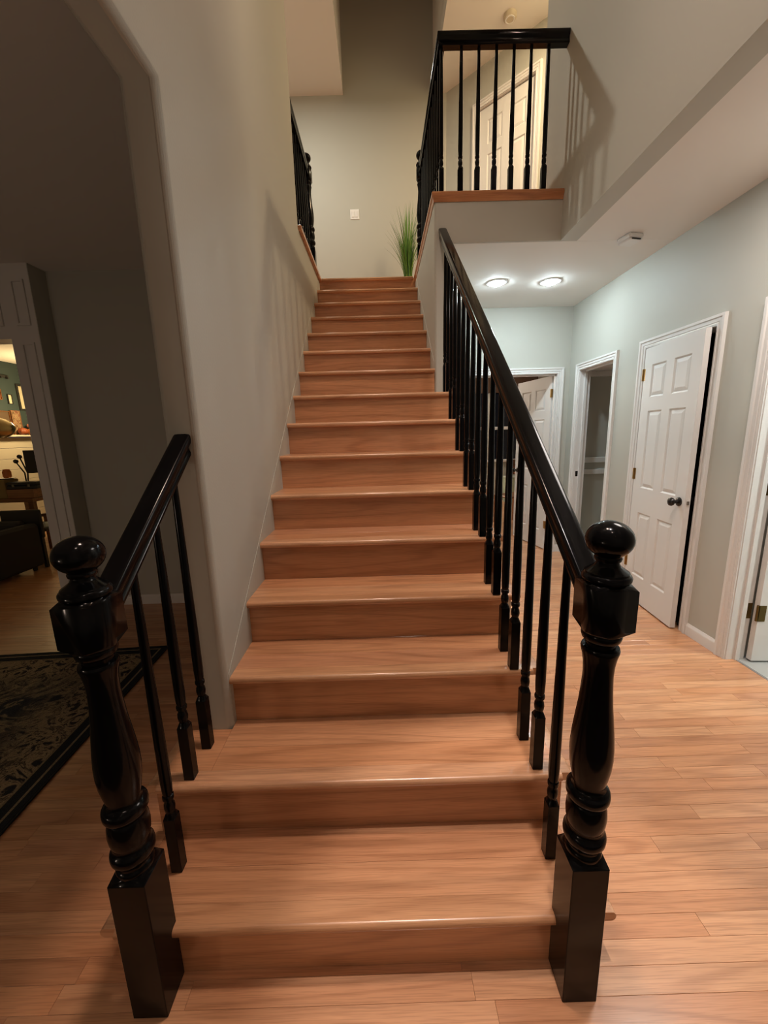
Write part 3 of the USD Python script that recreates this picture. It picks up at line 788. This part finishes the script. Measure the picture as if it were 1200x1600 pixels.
for cx, lab in ((-3.60, 'black dining chair under the box end of the dark table'), (-4.10, 'black dining chair under the carton end of the dark table')):
    ch = thing('dining_chair', lab, 'chair', (cx, 3.72, 0))
    obj('seat', tm(bevel_box(-.22, .22, -.02, .38, .42, .47, .015)), SLOT, ch)
    obj('backrest', tm(bevel_box(-.23, .23, -.06, -.02, .36, .69, .012)), SLOT, ch)
    for sx in (-.19, .19):
        obj('leg', tm(bevel_box(sx - .018, sx + .018, -.058, -.022, 0, .40, .003)), SLOT, ch)
        obj('leg', tm(bevel_box(sx - .018, sx + .018, .33, .366, 0, .42, .003)), SLOT, ch)
mo = thing('monitor', 'black monitor on the cluttered dining table', 'monitor', (-3.99, 4.5, .756), 8)
obj('screen', tm(bevel_box(-.15, .11, -.012, .012, .30, .60, .004)), SLOT, mo)
obj('stand', cat(cube(-.02, .02, .012, .03, .0, .45), bevel_box(-.10, .10, -.05, .11, 0, .012, .003)), SLOT, mo)
mi = thing('gooseneck_lamp', 'black double gooseneck lamp left of the monitor', 'lamp', (-4.17, 4.47, .756))
obj('base', lathe([(0, 0), (0, .05), (.015, .045), (.02, 0)], 20), SLOT, mi)
for s in (-1, 1):
    obj('arm', tube([(0, 0, .01), (.02 * s, .03, .30), (-.05 + .03 * s, 0, .48 + .03 * s)], .008), SLOT, mi)
    obj('lamp_head', trimesh.creation.icosphere(subdivisions=2, radius=.028).apply_translation((-.05 + .03 * s, 0, .49 + .03 * s)), SLOT, mi)
bx = thing('wooden_box', 'shallow reddish wooden box at the front of the dining table', 'box', (-4.04, 4.30, .756))
CRATE = mat_wood('crate_wood', (.22, .10, .045), 51)
obj('wall', tm(bevel_box(-.17, .17, -.09, .09, 0, .115, .003) - cube(-.158, .158, -.078, .078, .012, 1)), CRATE, bx)
cs = thing('instrument_case', 'black case resting across the wooden box', 'case', (-4.02, 4.31, .872))
CASEM = mat_plain('case_navy', (.012, .016, .028), .35)
obj('body', tm(bevel_box(-.19, .19, -.09, .09, 0, .045, .008)), CASEM, cs)
obj('lid', tm(bevel_box(-.19, .19, -.09, .09, .047, .09, .008)), CASEM, cs)
for sx in (-.1, .1): obj('latch', tm(bevel_box(sx - .015, sx + .015, -.095, -.089, .03, .06, .001)), STEEL, cs)
jr = thing('orange_jar', 'orange jar on a white plate at the left of the table', 'jar', (-4.27, 4.33, 1.012))
obj('jar_body', lathe([(0, 0), (0, .035), (.02, .045), (.08, .045), (.095, .036), (.11, .036), (.115, 0)], 20), mat_plain('orange_glaze', (.45, .13, .02), .3), jr, smooth=35)
ps = thing('box_stack', 'tan carton under the white plate beside the wooden box', 'box', (-4.33, 4.33, .756))
obj('carton', tm(bevel_box(-.10, .10, -.10, .10, 0, .24, .004)), mat_paint('carton', (.24, .17, .07), .8), ps)
pl_ = obj('plate', lathe([(0, 0), (0, .05), (.012, .10), (.016, .105), (.016, .10), (.006, .05), (.006, 0)], 28, (-4.29, 4.33, .997)), WHITEP); tag(pl_, 'white plate on top of the tan carton', 'plate')
bk = thing('wicker_basket', 'honey coloured wicker basket under the table edge', 'basket', (-3.93, 4.62, .50))
obj('bowl', lathe([(0, 0), (0, .10), (.16, .13), (.165, .13), (.165, .115), (.01, .09), (.01, 0)], 24), mat_paint('wicker', (.30, .15, .035), .8, .9, 90), bk, smooth=35)
lb = thing('side_stool', 'small dark stool carrying the wicker basket', 'stool', (-3.93, 4.62, 0))
obj('seat', tm(bevel_box(-.14, .14, -.14, .14, .46, .499, .005)), TWOOD, lb)
for sx in (-.11, .11):
    for sy in (-.11, .11): obj('leg', tm(cube(sx - .015, sx + .015, sy - .015, sy + .015, 0, .46)), TWOOD, lb)
# brushed metal dome floor lamp
al = thing('dome_floor_lamp', 'arched floor lamp with a brushed brass dome shade', 'floor lamp', (-3.92, 3.9, 0))
DOME = mat_plain('brushed_brass', (.68, .55, .33), .24, 1.0)
obj('shade', lathe([(1.628 + .132 * math.sin(a), .20 * math.cos(a)) for a in np.linspace(-1.0, math.pi / 2, 18)] + [(1.628 + .126 * math.sin(a), .194 * math.cos(a)) for a in np.linspace(math.pi / 2, -1.0, 14)], 36), DOME, al, smooth=40)
arc = [(-.75 * (1 - math.cos(a)) * 1.0, 0, 1.72 + .28 * math.sin(a * 1.0)) for a in np.linspace(0, 2.2, 12)]
obj('arm', tube(arc + [(-1.20, 0, 1.2), (-1.20, 0, .05)], .010), STEEL, al, smooth=40)
obj('base', lathe([(0, 0), (0, .16), (.04, .16), (.05, .15), (.05, 0)], 28, (-1.20, 0, 0)), STEEL, al, smooth=35)


# pictures and ornaments on the dining wall (x = -5.35) and its ledge
def frame_x(name, label, y0, y1, z0, z1, fw, matf, matp, x=-5.349, dep=.022, grp=None):
    f = thing(name, label, 'picture', (x, (y0 + y1) / 2, z0))
    a, h = (y1 - y0) / 2, z1 - z0
    obj('frame', tm(cube(0, dep, -a, a, 0, h) - cube(-1, 1, -a + fw, a - fw, fw, h - fw)), matf, f)
    obj('picture_sheet', tm(cube(.002, .010, -a + fw * .8, a - fw * .8, fw * .8, h - fw * .8)), matp, f)


CREAM = mat_plain('cream_paper', (.55, .50, .36), .7)
PRINT = usdkit.material(stage, f'{LK}/patterned_print', {"g": ("geometry", {}), "n": ("noise_texture", {"scale": 26.0, "detail": 3.0}), "r": ("rgb_ramp", {"ramp": [(.35, (.10, .05, .02)), (.5, (.30, .20, .11)), (.65, (.16, .06, .035))]}), "p": ("principled_bsdf", {"roughness": .7})}, [("g.position", "n.vector"), ("n.fac", "r.fac"), ("r.color", "p.base_color")], surface="p.BSDF")
frame_x('framed_picture', 'small cream picture on the teal wall', 5.745, 5.822, 2.075, 2.225, .008, SLOT, CREAM)
frame_x('framed_picture', 'tall black framed picture beside the panelled opening', 5.93, 6.25, 1.985, 2.405, .03, SLOT, CREAM)
frame_x('framed_picture', 'orange brown picture at the left edge of the teal wall', 5.50, 5.645, 2.13, 2.29, .012, TWOOD, mat_plain('rust_print', (.20, .07, .025), .7))
frame_x('framed_picture', 'patterned brown print leaning on the white ledge', 5.725, 5.885, 1.587, 1.975, .006, CRATE, PRINT, x=-5.333)
frame_x('framed_picture', 'dark brown print on the ledge left of the patterned one', 5.45, 5.700, 1.587, 1.96, .012, TWOOD, mat_plain('umber_print', (.085, .05, .025), .7), x=-5.333)
hk = obj('wall_hook_rail', cat(bevel_box(-5.349, -5.33, 5.62, 5.83, 2.475, 2.52, .004), bevel_box(-5.335, -5.29, 5.66, 5.68, 2.46, 2.49, .004), bevel_box(-5.335, -5.29, 5.77, 5.79, 2.46, 2.49, .004)), SLOT); tag(hk, 'dark hook rail high on the teal wall', 'hook rail')


def pumpkin(y, r, label, mat, z=1.585):
    p = thing('pumpkin', label, 'pumpkin', (-5.245, y, z))
    V = trimesh.creation.icosphere(subdivisions=3, radius=1.0); v = V.vertices
    a = np.arctan2(v[:, 1], v[:, 0]); k = 1 - .08 * np.abs(np.cos(4 * a)) ** 3
    V.vertices = np.stack([v[:, 0] * r * k, v[:, 1] * r * k, v[:, 2] * r * .82 + r * .8], 1)
    obj('fruit', V, mat, p, smooth=True)
    if r != .066: obj('stem', trimesh.creation.cylinder(radius=r * .13, height=r * .5, sections=8).apply_translation([0, 0, r * 1.75]), TWOOD, p)


ORG = mat_plain('pumpkin_orange', (.40, .12, .02), .5); PNK = mat_plain('pumpkin_rose', (.34, .14, .10), .5); RUS = mat_plain('pumpkin_rust', (.25, .06, .02), .5)
pumpkin(5.80, .07, 'small rust coloured pumpkin on the white ledge behind the dome lamp', RUS)
pumpkin(5.955, .066, 'orange pumpkin on the white ledge beside the opening', ORG)
pumpkin(5.955, .050, 'rose coloured pumpkin stacked on the orange one', PNK, 1.585 + .066 * 1.63)

# ================================================================ DEN THINGS (glimpsed between the balusters)
bn = thing('storage_bin', 'pale green storage bin on the den floor under the window', 'bin', (3.22, 7.15, 0))
obj('body', tm(Manifold.hull_points(np.array([(sx * .13 * q, sy * .13 * q, z) for sx in (-1, 1) for sy in (-1, 1) for z, q in ((.0, .85), (.50, 1))])) - Manifold.hull_points(np.array([(sx * .12 * q, sy * .12 * q, z) for sx in (-1, 1) for sy in (-1, 1) for z, q in ((.01, .85), (.52, 1))]))), mat_plain('pale_green', (.42, .50, .36), .5), bn)
obj('lid', tm(bevel_box(-.14, .14, -.14, .14, .50, .53, .006)), mat_plain('pale_green_lid', (.50, .56, .46), .5), bn)
cbn = thing('side_cabinet', 'grey low cabinet beside the open den door', 'cabinet', (3.50, 7.0, 0))
obj('body', tm(bevel_box(-.13, .25, -.2, .2, .03, .70, .006)), mat_plain('grey_laminate', (.20, .19, .17), .5), cbn)
obj('door', tm(bevel_box(-.12, .24, -.215, -.2, .05, .68, .004)), mat_plain('grey_laminate_door', (.24, .23, .21), .5), cbn)
obj('plinth', tm(cube(-.12, .24, -.19, .19, 0, .03)), SLOT, cbn)
oc = thing('den_chair', 'brown wooden chair glimpsed past the den door', 'chair', (2.62, 5.25, 0), 200)
obj('seat', tm(bevel_box(-.20, .20, -.20, .20, .43, .46, .01)), CRATE, oc)
obj('backrest', tm(bevel_box(-.20, .20, .17, .20, .80, 1.02, .01)), CRATE, oc)
for sx in (-.18, .18):
    obj('leg', tm(cube(sx - .018, sx + .018, .165, .20, 0, 1.0)), CRATE, oc); obj('leg', tm(cube(sx - .018, sx + .018, -.19, -.155, 0, .43)), CRATE, oc)
